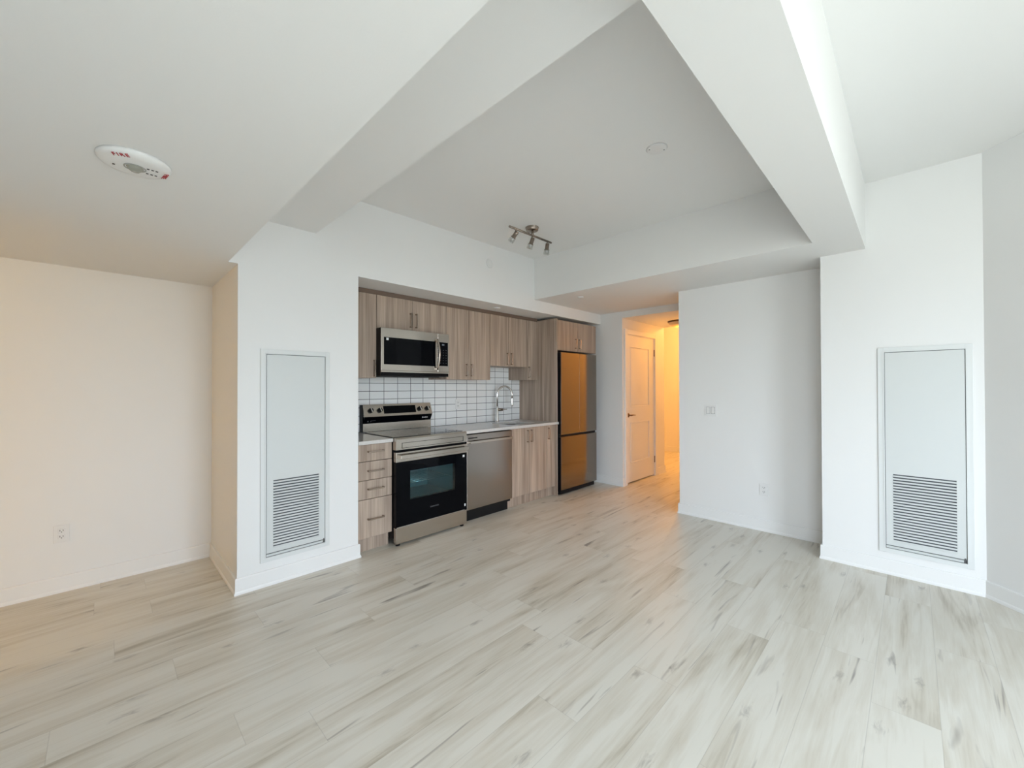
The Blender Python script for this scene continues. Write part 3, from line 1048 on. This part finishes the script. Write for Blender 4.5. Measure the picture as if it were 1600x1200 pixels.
fdoor('door', FX0, 4.378, 0.756, 1.783)
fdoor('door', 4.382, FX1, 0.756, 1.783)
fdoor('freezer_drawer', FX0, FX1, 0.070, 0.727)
MB().box(FX0 + 0.004, FX1 - 0.004, FY + 0.02, FY + 0.046, 0.729, 0.754).build('handle_recess', 'black_plastic', fr_)
MB().box(FX0 + 0.02, FX1 - 0.02, FY + 0.03, FY + 0.06, 0.012, 0.066).build('kick_grille', 'black_plastic', fr_)
for x in (FX0 + 0.05, FX1 - 0.05):
    for y in (FY + 0.08, 3.70):
        MB().lathe([(0, 0), (0.02, 0), (0.02, 0.015), (0.012, 0.02), (0.012, 0.055), (0, 0.055)], Matrix.Translation((x, y, 0)), 16).build('foot', 'black_plastic', fr_)

# ------------------------------------------------------------------ louvred access panels


def access_panel(label, M_, w, h, fw_l, gl, gr, gt, gbot, ow0, ow1):
    """local x to the right, y up, z out of the wall; origin = lower-left of the frame"""
    t = thing('access_panel', label, 'access panel', M_.translation, 'louvred access panels')
    f = MB()
    a, b = ow0, ow1         # side frame widths
    tb, bbm = 0.033, 0.030
    zf = 0.010
    f.box(0, a, 0, h, 0, zf, 0.0015, 1, m=M_).box(w - b, w, 0, h, 0, zf, 0.0015, 1, m=M_)
    f.box(a - 0.001, w - b + 0.001, 0, bbm, 0, zf - 0.0004, m=M_).box(a - 0.001, w - b + 0.001, h - tb, h, 0, zf - 0.0004, m=M_)
    # raised edge bead
    for (q0, q1, r0, r1) in ((a - 0.008, a - 0.001, bbm, h - tb), (w - b + 0.001, w - b + 0.008, bbm, h - tb), (a - 0.008, w - b + 0.008, h - tb + 0.001, h - tb + 0.007)):
        f.box(q0, q1, r0, r1, zf - 0.001, zf + 0.003, m=M_)
    f.build('frame', 'frame_metal', t)
    MB().box(0.004, w - 0.004, 0.004, h - 0.004, 0.0002, 0.0012, m=M_).build('back_plate', 'duct_dark', t)
    # door leaf around the louvre opening
    x0, x1, y0, y1 = a + 0.003, w - b - 0.003, bbm + 0.026, h - tb - 0.004
    d = MB()
    zd0, zd1 = 0.0012, 0.0085
    d.box(x0, gl, y0, y1, zd0, zd1, m=M_).box(gr, x1, y0, y1, zd0, zd1, m=M_)
    d.box(gl, gr, y0, gbot, zd0, zd1, m=M_).box(gl, gr, gt, y1, zd0, zd1, m=M_)
    dl = d.build('door', 'panel_metal', t)
    n = 24
    L = MB()
    p = (gt - gbot) / n
    for k in range(n):
        yy = gbot + p * k
        # sloped blade; its lower lip stands proud, a dark slit stays between blades
        prof = [(0.0120, yy + 0.0012), (0.0135, yy + 0.0015), (0.0075, yy + p * 0.60), (0.0060, yy + p * 0.56)]
        A = [L.bm.verts.new(M_ @ Vector((gl, q[1], q[0]))) for q in prof]
        B = [L.bm.verts.new(M_ @ Vector((gr, q[1], q[0]))) for q in prof]
        L.bm.faces.new(A); L.bm.faces.new(B[::-1])
        for i in range(4):
            j = (i + 1) % 4
            L.bm.faces.new((A[j], A[i], B[i], B[j]))
    L.build('louvre', 'panel_metal', dl)
    c = MB().box(x0, x1 - 0.012, bbm + 0.004, bbm + 0.020, 0.0012, 0.007, 0.001, 1, m=M_).box(x0, x1 - 0.012, bbm + 0.017, bbm + 0.021, 0.005, 0.012, m=M_)
    c.build('bottom_rail', 'panel_metal', t)
    MB().box(x1 - 0.010, x1 - 0.002, bbm + 0.004, bbm + 0.034, 0.0012, 0.010, 0.001, 1, m=M_).build('latch', 'plastic_dark', t)
    return t


ML = frame_mat((0.752, D, 0.162), (1, 0, 0), (0, 0, 1))
access_panel('white louvred access panel in the column left of the kitchen', ML, 0.455, 1.450, 0.034, 0.830 - 0.752, 1.131 - 0.752, 0.711 - 0.162, 0.246 - 0.162, 0.034, 0.032)
MR = frame_mat((XC, 0.182, 0.156), (0, -1, 0), (0, 0, 1))
access_panel('white louvred access panel in the right-hand column', MR, 0.460, 1.470, 0.036, 0.182 - 0.105, 0.182 + 0.202, 0.721 - 0.156, 0.241 - 0.156, 0.036, 0.032)

# ------------------------------------------------------------------ ceiling devices
fa = thing('fire_alarm', 'round white ceiling fire alarm strobe with red lettering', 'fire alarm', (0.080, 1.985, ZL))
MT = Matrix.Translation((0.080, 1.985, ZL)) @ Matrix.Scale(-1, 4, (0, 0, 1))
MB().lathe([(0, 0.022), (0.072, 0.022), (0.092, 0.017), (0.101, 0.008), (0.102, 0.0), (0, 0)], MT, 64).build('housing', 'white_plastic', fa)
MB().lathe([(0, 0.038), (0.012, 0.036), (0.020, 0.029), (0.024, 0.0215)], MT, 32).build('strobe_lens', 'lens_clear', fa)
MB().lathe([(0.027, 0.0215), (0.027, 0.0235), (0.031, 0.0235), (0.031, 0.0215)], MT, 32).build('lens_ring', 'lens_grey', fa)
nw = Vector((0, -1, 0))
rt = Vector((1, 0, 0))


def fire(ang):
    u = (nw * math.cos(ang) + rt * math.sin(ang))      # outward from the centre = top of letters
    r_ = (rt * math.cos(ang) - nw * math.sin(ang))
    # tilt with the sloping rim
    p = Vector((0.080, 1.985, ZL - 0.0205)) + u * 0.083
    upv = (u * 0.028 + Vector((0, 0, 0.007))).normalized()
    return text_mesh('lettering', 'FIRE', 0.021, frame_mat(p, r_, upv), 'red_print', fa, 0.0008, 1.3)


fire(math.radians(-28))
fire(math.radians(97))
for i in range(3):
    for j in range(2):
        p = Vector((0.080, 1.985, ZL - 0.0222)) + rt * (0.034 + 0.012 * i) + nw * (0.020 - 0.042 * j)
        MB().box(p.x - 0.0035, p.x + 0.0035, p.y - 0.0035, p.y + 0.0035, p.z - 0.001, p.z).build('printed_mark', 'dark_print', fa)
p = Vector((0.080, 1.985, ZL - 0.0222)) - rt * 0.055 - nw * 0.018
MB().box(p.x - 0.0035, p.x + 0.0035, p.y - 0.0035, p.y + 0.0035, p.z - 0.001, p.z).build('printed_mark', 'dark_print', fa)
rt = Vector((0.7071, -0.7071, 0))


def disc(name, label, cat, M_, r, th=0.006, screws=False):
    t = thing(name, label, cat, M_.translation, 'sprinkler covers' if name == 'sprinkler_cover' else None)
    MB().lathe([(0, th), (r * 0.82, th), (r * 0.9, th * 0.8), (r, 0), (0, 0)], M_, 40).build('cover', 'white_plastic', t)
    if screws:
        for s_ in (-1, 1):
            v = rt * (s_ * r * 0.72)
            MB().lathe([(0, th + 0.001), (0.004, th + 0.001), (0.004, th - 0.001)], Matrix.Translation(v) @ M_, 12).build('screw', 'plastic_dark', t)
    else:
        MB().lathe([(r * 0.60, th), (r * 0.60, th + 0.001), (r * 0.64, th + 0.001), (r * 0.64, th)], M_, 32).build('ring', 'panel_metal', t)
    return t


FL = Matrix.Scale(-1, 4, (0, 0, 1))
disc('junction_cover', 'round white screwed cover plate on the high kitchen ceiling', 'cover plate', Matrix.Translation((2.437, 1.130, ZH)) @ FL, 0.064, 0.008, True)
disc('sprinkler_cover', 'small round white sprinkler cover high on the wall above the wall cabinets', 'sprinkler cover', frame_mat((2.845, D, 2.644), (1, 0, 0), (0, 0, 1)), 0.047)
disc('sprinkler_cover', 'small round white sprinkler cover under the ceiling bulkhead near the hall', 'sprinkler cover', Matrix.Translation((3.811, 2.673, ZB2)) @ FL, 0.036, 0.010)
disc('sprinkler_cover', 'small round white sprinkler cover in the soffit just above the wall cabinets', 'sprinkler cover', Matrix.Translation((3.09, 3.29, ZN)) @ FL, 0.036, 0.010)

# track light
tx, ty, tz = 2.80, 2.512, 2.762
tk = thing('track_light', 'brushed bronze ceiling track light with three small glass spot heads', 'ceiling light', (tx, ty, ZH))
MB().lathe([(0, 0.030), (0.054, 0.030), (0.058, 0.026), (0.058, 0.006), (0.064, 0.004), (0.064, 0), (0, 0)], Matrix.Translation((tx + 0.025, ty + 0.012, ZH)) @ FL, 40).build('canopy', 'nickel', tk)
MB().tube([(tx + 0.02, ty + 0.004, ZH - 0.03), (tx + 0.02, ty, tz)], 0.012, 16).build('stem', 'nickel', tk)
MB().tube([(2.512, ty, tz), (3.090, ty, tz)], 0.010, 16).build('bar', 'nickel', tk)
for hx, dv in ((2.592, Vector((-0.10, 0.62, -0.62))), (2.812, Vector((-0.02, 0.40, -0.80))), (3.030, Vector((0.0, 0.16, -0.95)))):
    dv.normalize()
    hd = MB().tube([(hx, ty, tz), (hx, ty, tz - 0.045)], 0.005, 10)
    c0 = Vector((hx, ty, tz - 0.045)) - dv * 0.012
    q_ = dv.to_track_quat('Z', 'Y').to_matrix().to_4x4()
    MM = Matrix.Translation(c0) @ q_
    hd.lathe([(0, -0.012), (0.016, -0.012), (0.019, -0.006), (0.019, 0.045), (0.026, 0.047), (0.026, 0.052), (0.0, 0.052)], MM, 24)
    h_ = hd.build('spot_head', 'nickel', tk)
    MB().lathe([(0.0255, 0.050), (0.030, 0.095), (0.0285, 0.095), (0.0240, 0.052)], MM, 24).build('glass_shade', 'clear_glass', h_)
    MB().lathe([(0, 0.052), (0.010, 0.055), (0.013, 0.070), (0.008, 0.082), (0, 0.084)], MM, 16).build('bulb', 'white_plastic', h_)

# hallway flush light
hl = thing('ceiling_light', 'flush round bronze-rimmed dome light on the hallway ceiling', 'ceiling light', (5.78, 2.36, ZHALL))
MH = Matrix.Translation((5.78, 2.36, ZHALL)) @ FL
MB().lathe([(0, 0.022), (0.150, 0.022), (0.155, 0.016), (0.155, 0), (0, 0)], MH, 48).build('pan', 'bronze', hl)
MB().lathe([(0.148, 0.022), (0.138, 0.045), (0.100, 0.070), (0.05, 0.084), (0, 0.088)], MH, 48).build('glass_dome', 'frosted_glass', hl)
MB().lathe([(0, 0.104), (0.007, 0.100), (0.009, 0.092), (0.005, 0.086)], MH, 16).build('finial', 'bronze', hl)

# lamps that are on, out of sight round the corners (hall and alcove), and an added hall fill
WARM = (1.0, 0.43, 0.10)


def dome_lamp(label, x, y, z, power, color):
    t = thing('ceiling_light', label, 'ceiling light', (x, y, z))
    M2 = Matrix.Translation((x, y, z)) @ FL
    MB().lathe([(0, 0.02), (0.12, 0.02), (0.13, 0), (0, 0)], M2, 32).build('pan', 'bronze', t)
    MB().lathe([(0.06, 0.02), (0.055, 0.035), (0, 0.045)], M2, 32).build('bulb_cover', 'lamp_glow', t)
    lamp('lamp_bulb', (x, y, z - 0.16), power, color, 0.07)


dome_lamp('lit warm dome light on the far hall ceiling, round the corner', 7.2, 2.5, 2.75, 62, WARM)
lamp('hall_fill', (5.78, 2.36, ZHALL - 0.15), 2.4, (1.0, 0.40, 0.05), 0.08)  # added fill below the unlit hall fixture, warms the door and hall walls
dome_lamp('lit warm dome light on the alcove ceiling, left of the view', -2.4, 2.65, ZL, 19, (1.0, 0.52, 0.04))
